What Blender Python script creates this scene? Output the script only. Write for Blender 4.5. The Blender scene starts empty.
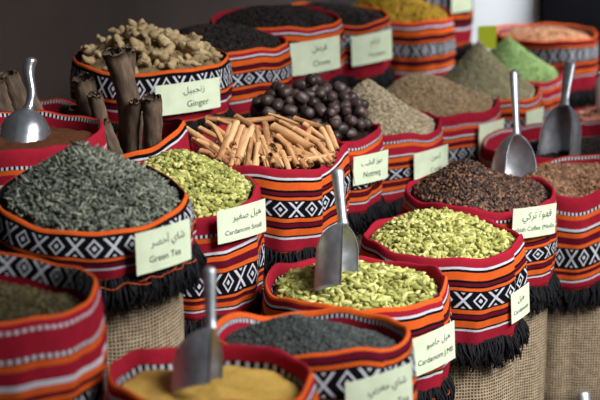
import bpy, math, random
import numpy as np
from mathutils import Vector, Matrix
random.seed(7); RNG = np.random.default_rng(7)
SC = bpy.context.scene
COL = SC.collection
PI = math.pi
# ------------------------------------------------------------------ camera
F_PX, HC = 2000.0, 2.12
PITCH = math.atan(505/2000)
SP, CP = math.sin(PITCH), math.cos(PITCH)
def at(px, py, Z):
    """point seen at pixel (px,py) of the photograph at depth Z"""
    x = (px-300)/F_PX*Z; d = (py-200)/F_PX*Z
    return Vector((x, Z*CP - d*SP, HC - Z*SP - d*CP))
cam = bpy.data.cameras.new('camera'); cam_o = bpy.data.objects.new('camera', cam); COL.objects.link(cam_o)
cam_o.location = (0, 0, HC); cam_o.rotation_euler = (PI/2-PITCH, 0, 0)
cam.lens = 120; cam.sensor_width = 36; cam.clip_end = 100
cam.dof.use_dof = True; cam.dof.focus_distance = 5.0; cam.dof.aperture_fstop = 4.3
SC.camera = cam_o
# ------------------------------------------------------------------ materials
def srgb(r, g, b):
    f = lambda c: (c/255/12.92 if c/255 <= .04045 else ((c/255+.055)/1.055)**2.4)
    return (f(r), f(g), f(b), 1)
class NT:
    def __init__(s, name):
        s.m = bpy.data.materials.new(name); s.m.use_nodes = True
        s.t = s.m.node_tree; s.b = s.t.nodes['Principled BSDF']
    def n(s, typ, **kw):
        x = s.t.nodes.new(typ)
        for k, v in kw.items(): setattr(x, k, v)
        return x
    def l(s, a, b): s.t.links.new(a, b)
    def math(s, op, a, b=None, clamp=False):
        x = s.n('ShaderNodeMath', operation=op); x.use_clamp = clamp
        for i, v in enumerate((a, b)):
            if v is None: continue
            if isinstance(v, (int, float)): x.inputs[i].default_value = v
            else: s.l(v, x.inputs[i])
        return x.outputs[0]
    def mix(s, fac, a, b, mode='MIX'):
        x = s.n('ShaderNodeMix', data_type='RGBA', blend_type=mode)
        for sock, v in ((x.inputs[0], fac), (x.inputs[6], a), (x.inputs[7], b)):
            if isinstance(v, (int, float, tuple)): sock.default_value = v
            else: s.l(v, sock)
        return x.outputs[2]
    def ramp(s, fac, stops, interp='LINEAR'):
        x = s.n('ShaderNodeValToRGB'); r = x.color_ramp; r.interpolation = interp
        while len(r.elements) < len(stops): r.elements.new(1)
        for e, (p, c) in zip(r.elements, stops): e.position = p; e.color = c
        s.l(fac, x.inputs[0]); return x.outputs[0]
    def noise(s, scale, detail=3, vec=None, rough=.5):
        x = s.n('ShaderNodeTexNoise'); x.inputs['Scale'].default_value = scale
        x.inputs['Detail'].default_value = detail; x.inputs['Roughness'].default_value = rough
        if vec is None: vec = s.n('ShaderNodeTexCoord').outputs['Object']
        s.l(vec, x.inputs['Vector']); return x.outputs[0]
    def bump(s, h, strength=.3, dist=.002):
        x = s.n('ShaderNodeBump'); x.inputs['Strength'].default_value = strength; x.inputs['Distance'].default_value = dist
        s.l(h, x.inputs['Height']); s.l(x.outputs[0], s.b.inputs['Normal'])
    def set(s, **kw):
        for k, v in kw.items():
            i = s.b.inputs[k.replace('_', ' ')]
            if isinstance(v, (int, float, tuple)): i.default_value = v
            else: s.l(v, i)
        return s
RED, ORG, BLK = srgb(152, 29, 46), srgb(212, 90, 34), srgb(15, 14, 18)
MAR, WHT, DRED = srgb(92, 16, 34), srgb(200, 200, 208), srgb(130, 16, 34)
VMIN, VMAX = -.6, 1.05
def cloth_material(name, stops, motif, dots, period):
    """woven cloth: constant stripes along v, a white motif in one band, rows of white pick stitches"""
    k = NT(name)
    uv = k.n('ShaderNodeUVMap', uv_map='UVMap').outputs[0]
    sx = k.n('ShaderNodeSeparateXYZ'); k.l(uv, sx.inputs[0]); u, v0 = sx.outputs[0], sx.outputs[1]
    # woven unevenness of the stripe edges
    wob = k.math('MULTIPLY', k.math('SUBTRACT', k.noise(900, 1), .5), .012)
    v = k.math('ADD', v0, wob)
    vn = k.math('DIVIDE', k.math('SUBTRACT', v, VMIN), VMAX-VMIN)
    col = k.ramp(vn, [((max(VMIN, p)-VMIN)/(VMAX-VMIN), c) for p, c in stops], 'CONSTANT')
    for (a, b) in ([motif] if isinstance(motif, tuple) else motif):
        fr = k.math('FRACT', k.math('DIVIDE', u, period))
        ax = k.math('ABSOLUTE', k.math('MULTIPLY', k.math('SUBTRACT', fr, .5), 2))
        y = k.math('DIVIDE', k.math('SUBTRACT', v, (a+b)/2), (b-a)/2)
        ay = k.math('ABSOLUTE', y)
        d1 = k.math('ADD', k.math('DIVIDE', ax, .46), ay)
        ring = k.math('LESS_THAN', k.math('ABSOLUTE', k.math('SUBTRACT', d1, .86)), .135)
        dot = k.math('LESS_THAN', d1, .30)
        inv = k.math('DIVIDE', k.math('SUBTRACT', 1, ax), .46)
        xx = k.math('LESS_THAN', k.math('ABSOLUTE', k.math('SUBTRACT', inv, ay)), .20)
        tri = k.math('LESS_THAN', k.math('ADD', inv, k.math('SUBTRACT', 1, ay)), .30)
        m = k.math('MAXIMUM', k.math('MAXIMUM', ring, dot), k.math('MAXIMUM', xx, tri))
        m = k.math('MULTIPLY', m, k.math('LESS_THAN', ay, .97))
        col = k.mix(m, col, WHT)
    for (a, b, p, fill) in dots:
        inb = k.math('MULTIPLY', k.math('GREATER_THAN', v, a), k.math('LESS_THAN', v, b))
        on = k.math('LESS_THAN', k.math('FRACT', k.math('DIVIDE', u, p)), fill)
        col = k.mix(k.math('MULTIPLY', inb, on), col, WHT)
    # small unevenness of the dye
    dy = k.noise(60, 3)
    col = k.mix(.35, col, k.mix(1, col, k.ramp(dy, [(0.2, (.55, .55, .55, 1)), (.8, (1.2, 1.2, 1.2, 1))]), 'MULTIPLY'))
    wv = k.n('ShaderNodeTexWave'); wv.inputs['Scale'].default_value = 150; wv.bands_direction = 'DIAGONAL'; k.l(uv, wv.inputs[0])
    k.bump(k.math('ADD', wv.outputs[1], k.noise(700, 2)), .35, .001)
    k.set(Base_Color=col, Roughness=.9); k.b.inputs['Specular IOR Level'].default_value = .06
    return k.m
INNER = [(-.6, RED)]
def body(start):   # the long run of stripes shared by most cloths, squeezed into [start,1]
    base = [(.10, WHT), (.125, BLK), (.15, ORG), (.235, BLK), (.26, MAR), (.295, BLK), (.31, ORG), (.345, BLK),
            (.56, ORG), (.60, BLK), (.615, MAR), (.66, BLK), (.685, ORG), (.76, BLK), (.785, WHT), (.81, RED), (.965, ORG)]
    s = lambda p: start + (p-.10)/.9*(1-start)
    return [(s(p), c) for p, c in base], (s(.362), s(.545))
bA, mA = body(.10); bK, mK = body(.30)
MATC = {
 'plain': cloth_material('cloth plain lip', [(-.6, RED), (-.25, BLK), (-.2, RED)] + bA, mA, [(-.248, -.202, .013, .55)], .082),
 'orange': cloth_material('cloth orange lip', INNER[:1]+[(-.22, BLK), (-.165, RED), (-.004, ORG), (.05, RED)] + bA, mA, [(-.218, -.168, .020, .42)], .08),
 'dotted': cloth_material('cloth dotted', INNER[:1]+[(-.16, BLK), (-.115, RED), (.10, BLK), (.135, ORG), (.19, RED)] + bK, mK, [(.102, .133, .011, .5), (-.158, -.117, .013, .55)], .078),
 'dotted2': cloth_material('cloth dotted below', INNER[:1]+[(-.10, BLK), (-.05, ORG), (-.03, RED), (.17, BLK), (.205, ORG), (.25, RED), (.34, WHT), (.365, BLK), (.385, ORG), (.43, MAR), (.5, ORG), (.535, BLK), (.76, ORG), (.79, BLK), (.80, MAR), (.83, ORG), (.87, BLK), (.885, WHT), (.905, RED), (.975, ORG)],
            (.55, .745), [(.172, .203, .011, .5), (-.098, -.052, .011, .5)], .068),
 'band': cloth_material('cloth band on top', [(-.6, DRED), (-.12, BLK), (-.01, ORG), (.055, BLK), (.50, ORG), (.555, BLK), (.60, MAR), (.70, WHT), (.74, RED), (.93, ORG)], (.11, .48), [], .075),
 'bandlow': cloth_material('cloth narrow band', [(-.6, RED), (-.13, BLK), (-.09, ORG), (.035, MAR), (.09, BLK), (.11, ORG), (.15, BLK), (.42, ORG), (.47, BLK), (.50, MAR), (.56, ORG), (.64, BLK), (.67, WHT), (.69, RED), (.965, ORG)], (.17, .40), [(-.128, -.092, .011, .5)], .085),
 'slope': cloth_material('cloth edged', [(-.6, DRED), (-.06, BLK), (.0, ORG), (.06, BLK), (.10, WHT), (.125, RED), (.55, BLK), (.57, ORG), (.62, RED), (.8, ORG), (.86, BLK), (.9, RED)], [], [], .08),
 'rolled': cloth_material('cloth rolled lip', [(-.6, BLK), (-.54, MAR), (-.47, RED), (-.36, WHT), (-.32, DRED), (-.22, BLK), (-.03, ORG), (.03, RED), (.075, DRED), (.10, RED), (.255, MAR), (.29, ORG), (.335, RED), (.43, WHT), (.465, ORG), (.52, MAR), (.55, ORG), (.59, BLK), (.85, ORG), (.9, RED)], [(.61, .83), (-.215, -.045), (-.6, -.545)], [(.075, .10, .014, .6), (.258, .288, .014, .6)], .07),
}
def burlap_material():
    k = NT('burlap jute')
    uv = k.n('ShaderNodeUVMap', uv_map='UVMap').outputs[0]
    sx = k.n('ShaderNodeSeparateXYZ'); k.l(uv, sx.inputs[0])
    du = k.math('ADD', k.math('MULTIPLY', sx.outputs[0], 2*PI/.0085), k.math('MULTIPLY', k.noise(30, 3), 7))
    dv = k.math('ADD', k.math('MULTIPLY', sx.outputs[1], 2*PI/.0085), k.math('MULTIPLY', k.noise(24, 3), 7))
    su, sv = k.math('SINE', du), k.math('SINE', dv)
    h = k.math('MAXIMUM', su, sv)                      # threads stand up, the holes between them stay low
    h01 = k.math('ADD', k.math('MULTIPLY', h, .5), .5)
    fine = k.noise(140, 5, rough=.7); slub = k.noise(55, 3)
    f = k.math('ADD', k.math('ADD', k.math('MULTIPLY', h01, .62), k.math('MULTIPLY', fine, .35)), k.math('MULTIPLY', k.math('SUBTRACT', slub, .5), .5))
    col = k.ramp(f, [(.12, srgb(58, 46, 34)), (.45, srgb(114, 97, 76)), (.72, srgb(160, 141, 116)), (1, srgb(196, 178, 150))])
    k.set(Base_Color=col, Roughness=.95); k.b.inputs['Specular IOR Level'].default_value = .1
    k.bump(f, .8, .004); return k.m
BURLAP = burlap_material()
def yarn():
    k = NT('black yarn'); k.set(Base_Color=k.ramp(k.noise(300, 2), [(.3, srgb(10, 9, 11)), (.8, srgb(34, 32, 36))]), Roughness=.85)
    k.b.inputs['Specular IOR Level'].default_value = .2; return k.m
YARN = yarn()
def yarn_orange():
    k = NT('orange yarn'); k.set(Base_Color=k.ramp(k.noise(300, 2), [(.3, srgb(180, 60, 14)), (.8, srgb(240, 100, 24))]), Roughness=.85); return k.m
YARN_O = yarn_orange()
def grain_mat(name, cols, rough=.7, spec=.3, scale=160, obj_rand=False, bump=.4, dist=.001):
    """every grain takes its own tint"""
    k = NT(name)
    r = k.n('ShaderNodeObjectInfo').outputs['Random'] if obj_rand else k.n('ShaderNodeAttribute', attribute_name='tint').outputs['Fac']
    nz = k.noise(scale, 3)
    f = k.math('ADD', k.math('MULTIPLY', r, .75), k.math('MULTIPLY', nz, .3), True)
    k.set(Base_Color=k.ramp(f, [(i/(len(cols)-1)*.85+.08, srgb(*c)) for i, c in enumerate(cols)]), Roughness=rough)
    k.b.inputs['Specular IOR Level'].default_value = spec
    k.bump(nz, bump, dist); return k.m
def powder_mat(name, cols, scale=220, rough=.95):
    k = NT(name); nz = k.noise(scale, 5, rough=.7)
    k.set(Base_Color=k.ramp(nz, [(.3+.4*i/(len(cols)-1), srgb(*c)) for i, c in enumerate(cols)]), Roughness=rough)
    k.b.inputs['Specular IOR Level'].default_value = .1
    k.bump(nz, .8, .006); return k.m
def metal(name, lo, hi, r0, r1):
    k = NT(name); nz = k.noise(28, 5, rough=.65)
    k.set(Base_Color=k.ramp(nz, [(.3, srgb(*lo)), (.75, srgb(*hi))]), Metallic=.9,
          Roughness=k.math('ADD', k.math('MULTIPLY', nz, r1), r0))
    k.bump(k.noise(70, 3), .14, .002); return k.m
METAL = metal('dull cast aluminium', (160, 162, 166), (208, 210, 214), .34, .26)
SHINY = metal('polished metal', (176, 178, 184), (220, 222, 226), .16, .16)
def card_mat():
    k = NT('pale card'); k.set(Base_Color=k.ramp(k.noise(25, 2), [(.3, srgb(206, 218, 184)), (.7, srgb(220, 230, 200))]), Roughness=.5); return k.m
CARD = card_mat()
INK = NT('black ink').set(Base_Color=srgb(22, 24, 22), Roughness=.7).m
# ------------------------------------------------------------------ mesh helpers
def link_mesh(name, v, f, mat, parent=None, uv=None, smooth=True, tint=None):
    me = bpy.data.meshes.new(name)
    v = np.asarray(v, dtype=np.float32)
    if isinstance(f, np.ndarray):
        k = f.shape[1]
        me.vertices.add(len(v)); me.vertices.foreach_set('co', v.ravel())
        me.loops.add(f.size); me.loops.foreach_set('vertex_index', f.ravel().astype(np.int32))
        me.polygons.add(len(f)); me.polygons.foreach_set('loop_start', (np.arange(len(f))*k).astype(np.int32))
        me.update(calc_edges=True)
    else:
        me.from_pydata([tuple(map(float, p)) for p in v], [], f)
    if uv is not None:
        lay = me.uv_layers.new(name='UVMap'); idx = np.empty(len(me.loops), dtype=np.int32)
        me.loops.foreach_get('vertex_index', idx)
        lay.data.foreach_set('uv', np.asarray(uv, dtype=np.float32)[idx].ravel())
    if tint is not None:
        a = me.attributes.new('tint', 'FLOAT', 'POINT'); a.data.foreach_set('value', np.asarray(tint, dtype=np.float32))
    me.validate(); me.update()
    if smooth: me.polygons.foreach_set('use_smooth', [True]*len(me.polygons))
    for m in (mat if isinstance(mat, list) else [mat]): me.materials.append(m)
    o = bpy.data.objects.new(name, me); COL.objects.link(o)
    if parent: o.parent = parent
    return o
def tag(o, label=None, cat=None, group=None, kind=None):
    if label: o['label'] = label
    if cat: o['category'] = cat
    if group: o['group'] = group
    if kind: o['kind'] = kind
    return o
def empty(name, loc, label, cat, group=None):
    o = bpy.data.objects.new(name, None); o.location = loc; o.empty_display_size = .1; COL.objects.link(o)
    return tag(o, label, cat, group)
def grid_faces(nr, nc, wrap=True):
    r = np.arange(nr-1)[:, None]; c = np.arange(nc if wrap else nc-1)[None, :]
    c2 = (c+1) % nc
    a = r*nc+c; b = r*nc+c2; d = (r+1)*nc+c2; e = (r+1)*nc+c
    return np.stack([a, b, d, e], -1).reshape(-1, 4)
def tube(path, rad, seg=8, closed_ends=True):
    """verts, faces of a tube along a list of points with a radius (or (rx,ry)) per point"""
    path = [Vector(p) for p in path]; V = []; n = len(path); up = Vector((.13, .2, 1)).normalized()
    for i, p in enumerate(path):
        t = (path[min(i+1, n-1)]-path[max(i-1, 0)]).normalized()
        a = t.cross(up)
        if a.length < .05: a = t.cross(Vector((1, 0, 0)))
        a.normalize(); b = t.cross(a)
        rx, ry = rad[i] if isinstance(rad[i], tuple) else (rad[i], rad[i])
        for s in range(seg):
            q = 2*PI*s/seg; V.append(p + a*(rx*math.cos(q)) + b*(ry*math.sin(q)))
    F = [tuple(x) for x in grid_faces(n, seg)]
    if closed_ends: F.append(tuple(range(seg))[::-1]); F.append(tuple(range((n-1)*seg, n*seg)))
    return V, F
# ------------------------------------------------------------------ sacks
class Sack:
    pass
def make_sack(key, px, py, wpx, W, H, cloth, label, seed, tilt=(0, 0), bumps=(), seam=None, inner=.40, wob=1.0, fringe=1150, flare=.0, threads=0):
    """tilt = (rise to the right, rise to the back) in metres at the rim; bumps = (angle deg, rise, width deg)
       angles: 0 = right of the camera's view, -90 = towards the camera, 90 = away"""
    s = Sack(); rnd = random.Random(seed)
    Z = F_PX*W/wpx; c = at(px, py, Z); R = W/2
    s.c, s.R, s.Z, s.H, s.key = c, R, Z, H, key
    ph = [rnd.uniform(0, 2*PI) for _ in range(12)]
    def rho(t):
        return R*(1 + wob*(.018*math.sin(2*t+ph[0]) + .012*math.sin(3*t+ph[1]) + .008*math.sin(5*t+ph[2]) + .004*math.sin(9*t+ph[8])))
    def lip(t):
        z = tilt[0]*math.cos(t) + tilt[1]*math.sin(t) + wob*(.005*math.sin(3*t+ph[3]) + .004*math.sin(5*t+ph[4]) + .002*math.sin(11*t+ph[9]))
        for (a, dz, w) in bumps:
            d = (math.degrees(t)-a+180) % 360-180
            z += dz*math.exp(-(d/w)**2)
        return z
    def seamstep(t):
        if seam is None: return 0
        d = (math.degrees(t)-seam+180) % 360-180
        return .007*(1/(1+math.exp(d*2.2)))*(1 if d > -60 else max(0, (d+120)/60))
    s.rho, s.lip = rho, lip
    root = empty('spice_sack', (c.x, c.y, 0), label, 'sack', None); s.root = root
    n = 176
    # profile rows: (v, dr, dz)
    ins = [(-.55, -.030, -inner*.24), (-.40, -.024, -.075), (-.25, -.018, -.045), (-.16, -.014, -.026), (-.10, -.012, -.012), (-.05, -.009, -.003), (0, -.004, .0015), (.035, .000, -.004)]
    rows = ins + [(.035+.965*i/16, 0, None) for i in range(1, 17)]
    V, UV = [], []
    for (v, dr, dz) in rows + [(1.0, -.007, None), (.9, -.009, None)]:
        for j in range(n):
            t = 2*PI*j/n; r0 = rho(t); z0 = lip(t)
            if dz is None:
                bul = .010*math.sin(PI*min(1, v)) + flare*v
                wr = wob*(.0035*math.sin(7*t+ph[5]+2*v) + .0025*math.sin(13*t+ph[6]-3*v) + .0015*math.sin(23*t+ph[10]+5*v)) * min(1, v*2)
                r = r0 + dr + bul + wr + seamstep(t)
                zz = z0*(1-.55*v) - .004 - (v-.035)*H + wob*.004*math.sin(4*t+ph[7])*v
                zz += (-.006 if (seamstep(t) > .0035) else 0)*min(1, v*3)*.8
            else:
                r = r0 + dr + (seamstep(t) if v >= 0 else 0); zz = z0 + dz
            V.append((r*math.cos(t), r*math.sin(t), c.z + zz)); UV.append((t*R, v))
    # duplicate first column for a clean uv seam at the back
    nr = len(rows)+2; Vn = np.array(V).reshape(nr, n, 3); Un = np.array(UV).reshape(nr, n, 2)
    roll = n//4   # put the seam at the back (90 deg)
    Vn = np.roll(Vn, -roll, axis=1); Un = np.roll(Un, -roll, axis=1)
    Vn = np.concatenate([Vn, Vn[:, :1]], 1); Un = np.concatenate([Un, Un[:, :1]], 1)
    uu = (np.arange(n+1)/n*2*PI + seed*.37)*R
    if seam is not None:   # the overlapped cloth shifts its pattern
        ang = (np.degrees(np.arange(n+1)/n*2*PI)+90) % 360
        d = (ang-seam+180) % 360-180
        uu = uu + np.where(d > 0, .031, 0)
    Un[:, :, 0] = uu[None, :]
    s.collar = link_mesh('cloth_collar', Vn.reshape(-1, 3), grid_faces(nr, n+1, False)[:, ::-1], MATC[cloth], root, uv=Un.reshape(-1, 2))
    # burlap bag
    n2 = 120; V, UV = [], []; top = c.z-.05
    zs = [top - (top-.03)*i/22 for i in range(23)] + [.012, .0]
    tot = top
    for i, z in enumerate(zs):
        q = 1-z/tot
        for j in range(n2+1):
            t = 2*PI*j/n2
            k = .955 + .03*math.sin(PI*q)
            r = rho(t)*k - .006 + q*wob*(.006*math.sin(6*t+ph[1]) + .004*math.sin(11*t+ph[2]+3*q) + .002*math.sin(19*t+ph[5]))*1.2
            if i < 2: r -= .012
            if i == 23: r -= .012
            if i == 24: r -= .035
            zz = z + (lip(t)*max(0, 1-q*2) if i < 22 else 0)
            V.append((r*math.cos(t), r*math.sin(t), zz)); UV.append((t*R, z))
    b0 = len(V); V.append((0, 0, 0)); UV.append((0, 0))
    F = [tuple(x)[::-1] for x in grid_faces(len(zs), n2+1, False)]
    o0 = (len(zs)-1)*(n2+1)
    F += [(o0+j+1, o0+j, b0) for j in range(n2)]
    link_mesh('burlap_bag', V, F, BURLAP, root, uv=UV)
    # fringe
    zb = lambda t: c.z + lip(t)*.45 - .004 - .965*H + wob*.004*math.sin(4*t+ph[7])
    V, F = [], []
    base = 0; mats = []
    for k in range(fringe):
        t = rnd.uniform(0, 2*PI); L = rnd.uniform(.042, .074)*s.R/.2
        r1 = rho(t) + flare + rnd.uniform(-.010, .004) + seamstep(t)
        clump = math.sin(t*19+ph[3])*.012 + math.sin(t*31+ph[6])*.006
        tx, rad = rnd.uniform(-.018, .018)+clump*.8, rnd.uniform(.004, .024)
        fat = rnd.uniform(.0022, .0042)
        pts = []
        for q in (0, .35, .7, 1):
            rr = r1 + rad*math.sin(q*1.9); tt = t + tx*q*q/s.R + rnd.uniform(-.004, .004)/s.R
            pts.append((rr*math.cos(tt), rr*math.sin(tt), zb(t) + .006 - L*q))
        v_, f_ = tube(pts, [fat*.9, fat, fat*.9, fat*.4], 3, False)
        F += [tuple(i+base for i in q) for q in f_]; V += v_; base += len(v_)
    # a woven heading band closes the top of the fringe
    nb = 120; b = len(V)
    for (dr, dz) in ((.001, .012), (.004, -.006), (.006, -.026), (-.004, -.026), (-.006, .012)):
        for j in range(nb):
            t = 2*PI*j/nb; r = rho(t)+flare+seamstep(t)-.002+dr; V.append((r*math.cos(t), r*math.sin(t), zb(t)+dz))
    F += [tuple(int(i)+b for i in q) for q in grid_faces(5, nb)]
    fr = link_mesh('fringe', V, F, YARN, root); fr['kind'] = 'stuff'; fr['label'] = 'black yarn fringe'
    if threads:
        V, F = [], []
        for _ in range(threads):
            t0 = -2.2+1.9*_/threads+rnd.uniform(-.1, .1); ln = rnd.uniform(.25, .5); dz = rnd.uniform(-.022, -.002); am = rnd.uniform(.002, .005); p0 = rnd.uniform(0, 6)
            pts = []
            for q in range(15):
                t = t0+ln*q/14; r = rho(t)+flare+.018+.004*math.sin(q*1.3+p0)
                pts.append((r*math.cos(t), r*math.sin(t), zb(t)+dz+am*math.sin(q*.7+p0)))
            v_, f_ = tube(pts, [.0009]*15, 4); b = len(V); V += v_; F += [tuple(i+b for i in q) for q in f_]
        th = link_mesh('loose_threads', V, F, YARN_O, root); th['label'] = 'stray orange threads'; th['kind'] = 'stuff'
    return s
AR = {'ا':(0xFE8D,2),'أ':(0xFE83,2),'ب':(0xFE8F,4),'ة':(0xFE93,2),'ت':(0xFE95,4),'ج':(0xFE9D,4),'خ':(0xFEA5,4),'ر':(0xFEAD,2),'ز':(0xFEAF,2),
 'ش':(0xFEB5,4),'ص':(0xFEB9,4),'ض':(0xFEBD,4),'ط':(0xFEC1,4),'غ':(0xFECD,4),'ف':(0xFED1,4),'ق':(0xFED5,4),'ك':(0xFED9,4),'ل':(0xFEDD,4),'م':(0xFEE1,4),
 'ن':(0xFEE5,4),'ه':(0xFEE9,4),'و':(0xFEED,2),'ي':(0xFEF1,4)}
def arabic(txt):
    out = []
    for i, ch in enumerate(txt):
        if ch not in AR: out.append(ch); continue
        cp, nf = AR[ch]
        prev = i > 0 and txt[i-1] in AR and AR[txt[i-1]][1] == 4
        nxt = i+1 < len(txt) and txt[i+1] in AR and nf == 4
        form = (3 if prev and nxt else 1 if prev else 2 if nxt else 0)
        out.append(chr(cp+form))
    return ''.join(reversed(out))
def text_mesh(txt, size):
    cu = bpy.data.curves.new('lettering', 'FONT'); cu.body = txt; cu.size = size; cu.align_x = 'CENTER'; cu.align_y = 'CENTER'
    cu.resolution_u = 3
    o = bpy.data.objects.new('lettering', cu); COL.objects.link(o)
    dg = bpy.context.evaluated_depsgraph_get(); dg.update()
    me = bpy.data.meshes.new_from_object(o.evaluated_get(dg))
    V = np.array([v.co[:] for v in me.vertices]).reshape(-1, 3); F = [tuple(p.vertices) for p in me.polygons]
    bpy.data.objects.remove(o); bpy.data.curves.remove(cu); bpy.data.meshes.remove(me)
    return V, F
def name_card(s, phi, v, w, h, lines, roll=0, lean=0, label='pale green name card', out=.010):
    """phi: degrees to the right of the side facing the camera; lines: (text, size, dx, dy)"""
    t = math.radians(-90+phi)
    r = s.rho(t) + .012 + out
    z = s.c.z + s.lip(t)*(1-.55*v) - v*s.H
    nrm = Vector((math.cos(t), math.sin(t), lean)).normalized()
    ex = Vector((-math.sin(t), math.cos(t), 0)); ey = nrm.cross(ex).normalized()
    ca, sa = math.cos(math.radians(roll)), math.sin(math.radians(roll))
    ex, ey = ex*ca+ey*sa, ey*ca-ex*sa
    ctr = Vector((r*math.cos(t), r*math.sin(t), z)); Rb = s.R*2.6
    def mp(x, y, d): return ctr + ex*x + ey*y + nrm*(d - x*x/(2*Rb))
    V, F = [], []; n = 10
    for d in (0.0, .0012):
        for i in range(n+1):
            x = (i/n-.5)*w
            V += [mp(x, -h/2, d), mp(x, h/2, d)]
    m = 2*(n+1)
    for i in range(n):
        a = 2*i
        F += [(m+a, m+a+2, m+a+3, m+a+1), (a, a+1, a+3, a+2), (a, a+2, m+a+2, m+a), (a+1, m+a+1, m+a+3, a+3)]
    F += [(0, m, m+1, 1), (m-2, m-1, 2*m-1, 2*m-2)]
    card = link_mesh('name_card', V, F, CARD, s.root, smooth=False); card['label'] = label
    for (txt, size, dx, dy) in lines:
        tv, tf = text_mesh(txt, size)
        if len(tv): link_mesh('lettering', [mp(p[0]+dx, p[1]+dy, .0018) for p in tv], tf, INK, card, smooth=False)
    return card
# ------------------------------------------------------------------ spice heaps
def heap_surface(s, h, drop, shift=(0, 0), pw=2.0, tiltk=1.0, soft=.03):
    def hz(x, y):
        rr = math.hypot(x, y); t = math.atan2(y, x); R1 = s.rho(t)-.016
        q = min(1.0, rr/R1)
        k = 1-q*q
        xs, ys = x-shift[0]*k, y-shift[1]*k
        q2 = min(1.0, math.hypot(xs, ys)/R1)
        g = (1-q2**2) if pw == 2 else (math.sqrt(1+soft)-math.sqrt(q2**pw+soft))/(math.sqrt(1+soft)-math.sqrt(soft))
        edge = s.lip(t)*q*tiltk
        return s.c.z - drop + edge + h*g
    return hz
def heap_base(s, name, hz, mat, label, cat, lumps=0.0, seed=1, stuff=True):
    rnd = random.Random(seed); n = 96; rings = 30; V = [(0, 0, hz(0, 0))]
    ph = [rnd.uniform(0, 6.28) for _ in range(8)]
    for i in range(1, rings+1):
        q = i/rings
        for j in range(n):
            t = 2*PI*j/n; r = q*(s.rho(t)-.020)
            x, y = r*math.cos(t), r*math.sin(t)
            z = hz(x, y)
            if lumps: z += lumps*(math.sin(40*x+ph[0])*math.sin(37*y+ph[1]) + .6*math.sin(83*x+ph[2]+20*y)*math.sin(71*y+ph[3]) + rnd.uniform(-.5, .5))*(1 if i < rings-1 else .3)
            V.append((x, y, z))
    F = [(0, 1+j, 1+(j+1) % n) for j in range(n)]
    for i in range(rings-1):
        a = 1+i*n
        F += [(a+j, a+n+j, a+n+(j+1) % n, a+(j+1) % n) for j in range(n)]
    # flat underside so that the heap is a body
    V.append((0, 0, min(v[2] for v in V)-.05)); b = len(V)-1; a = 1+(rings-1)*n
    F += [(a+(j+1) % n, a+j, b) for j in range(n)]
    o = link_mesh(name, V, F, mat); o.location = (s.c.x, s.c.y, 0)
    tag(o, label, cat, None, 'stuff' if stuff else None)
    return o
def rots(n, flat=.5, up=None):
    """random rotation matrices: long axis (x) mostly lying within the surface"""
    yaw = RNG.uniform(0, 2*PI, n); pit = RNG.normal(0, flat, n); rol = RNG.uniform(0, 2*PI, n)
    cy, sy, cp, sp, cr, sr = np.cos(yaw), np.sin(yaw), np.cos(pit), np.sin(pit), np.cos(rol), np.sin(rol)
    M = np.empty((n, 3, 3))
    M[:, 0, 0] = cy*cp; M[:, 0, 1] = cy*sp*sr-sy*cr; M[:, 0, 2] = cy*sp*cr+sy*sr
    M[:, 1, 0] = sy*cp; M[:, 1, 1] = sy*sp*sr+cy*cr; M[:, 1, 2] = sy*sp*cr-cy*sr
    M[:, 2, 0] = -sp;   M[:, 2, 1] = cp*sr;          M[:, 2, 2] = cp*cr
    return M
def spindle(rings, seg, lx, ly, lobes=0, lob=.0, power=.8, point=0.0, flatz=1.0):
    """an elongated grain along x"""
    V = [(-lx, 0, 0)]
    for i in range(1, rings):
        q = i/rings; x = -lx*math.cos(PI*q); r = ly*math.sin(PI*q)**power
        for j in range(seg):
            a = 2*PI*j/seg; k = 1+lob*math.cos(lobes*a)
            V.append((x, r*k*math.cos(a), r*k*math.sin(a)*flatz))
    V.append((lx*(1+point), 0, 0)); e = len(V)-1
    F = [(0, 1+(j+1) % seg, 1+j) for j in range(seg)]
    for i in range(rings-2):
        a = 1+i*seg
        F += [(a+j, a+(j+1) % seg, a+seg+(j+1) % seg, a+seg+j) for j in range(seg)]
    a = 1+(rings-2)*seg
    F += [(a+j, a+(j+1) % seg, e) for j in range(seg)]
    return np.array(V), F
def tri(F):
    out = []
    for f in F:
        for i in range(1, len(f)-1): out.append((f[0], f[i], f[i+1]))
    return np.array(out)
def scatter(s, hz, proto, N, size=(.8, 1.2), lift=(-.002, .004), flat=.4, rmax=.97, bias=.5):
    """grains lying on the heap: returns verts, faces, tint of one mesh"""
    P, F = proto; F = tri(F)
    ang = RNG.uniform(0, 2*PI, N); q = RNG.uniform(0, 1, N)**bias*rmax
    pos = np.empty((N, 3))
    for i in range(N):
        r = q[i]*(s.rho(ang[i])-.022); x, y = r*math.cos(ang[i]), r*math.sin(ang[i])
        pos[i] = (x, y, hz(x, y))
    pos[:, 2] += RNG.uniform(*lift, N)
    M = rots(N, flat); sz = RNG.uniform(*size, N)
    V = np.einsum('nij,kj->nki', M, P)*sz[:, None, None] + pos[:, None, :]
    FF = (F[None] + (np.arange(N)*len(P))[:, None, None]).reshape(-1, 3)
    tint = np.repeat(RNG.uniform(0, 1, N), len(P))
    return V.reshape(-1, 3), FF, tint
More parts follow.
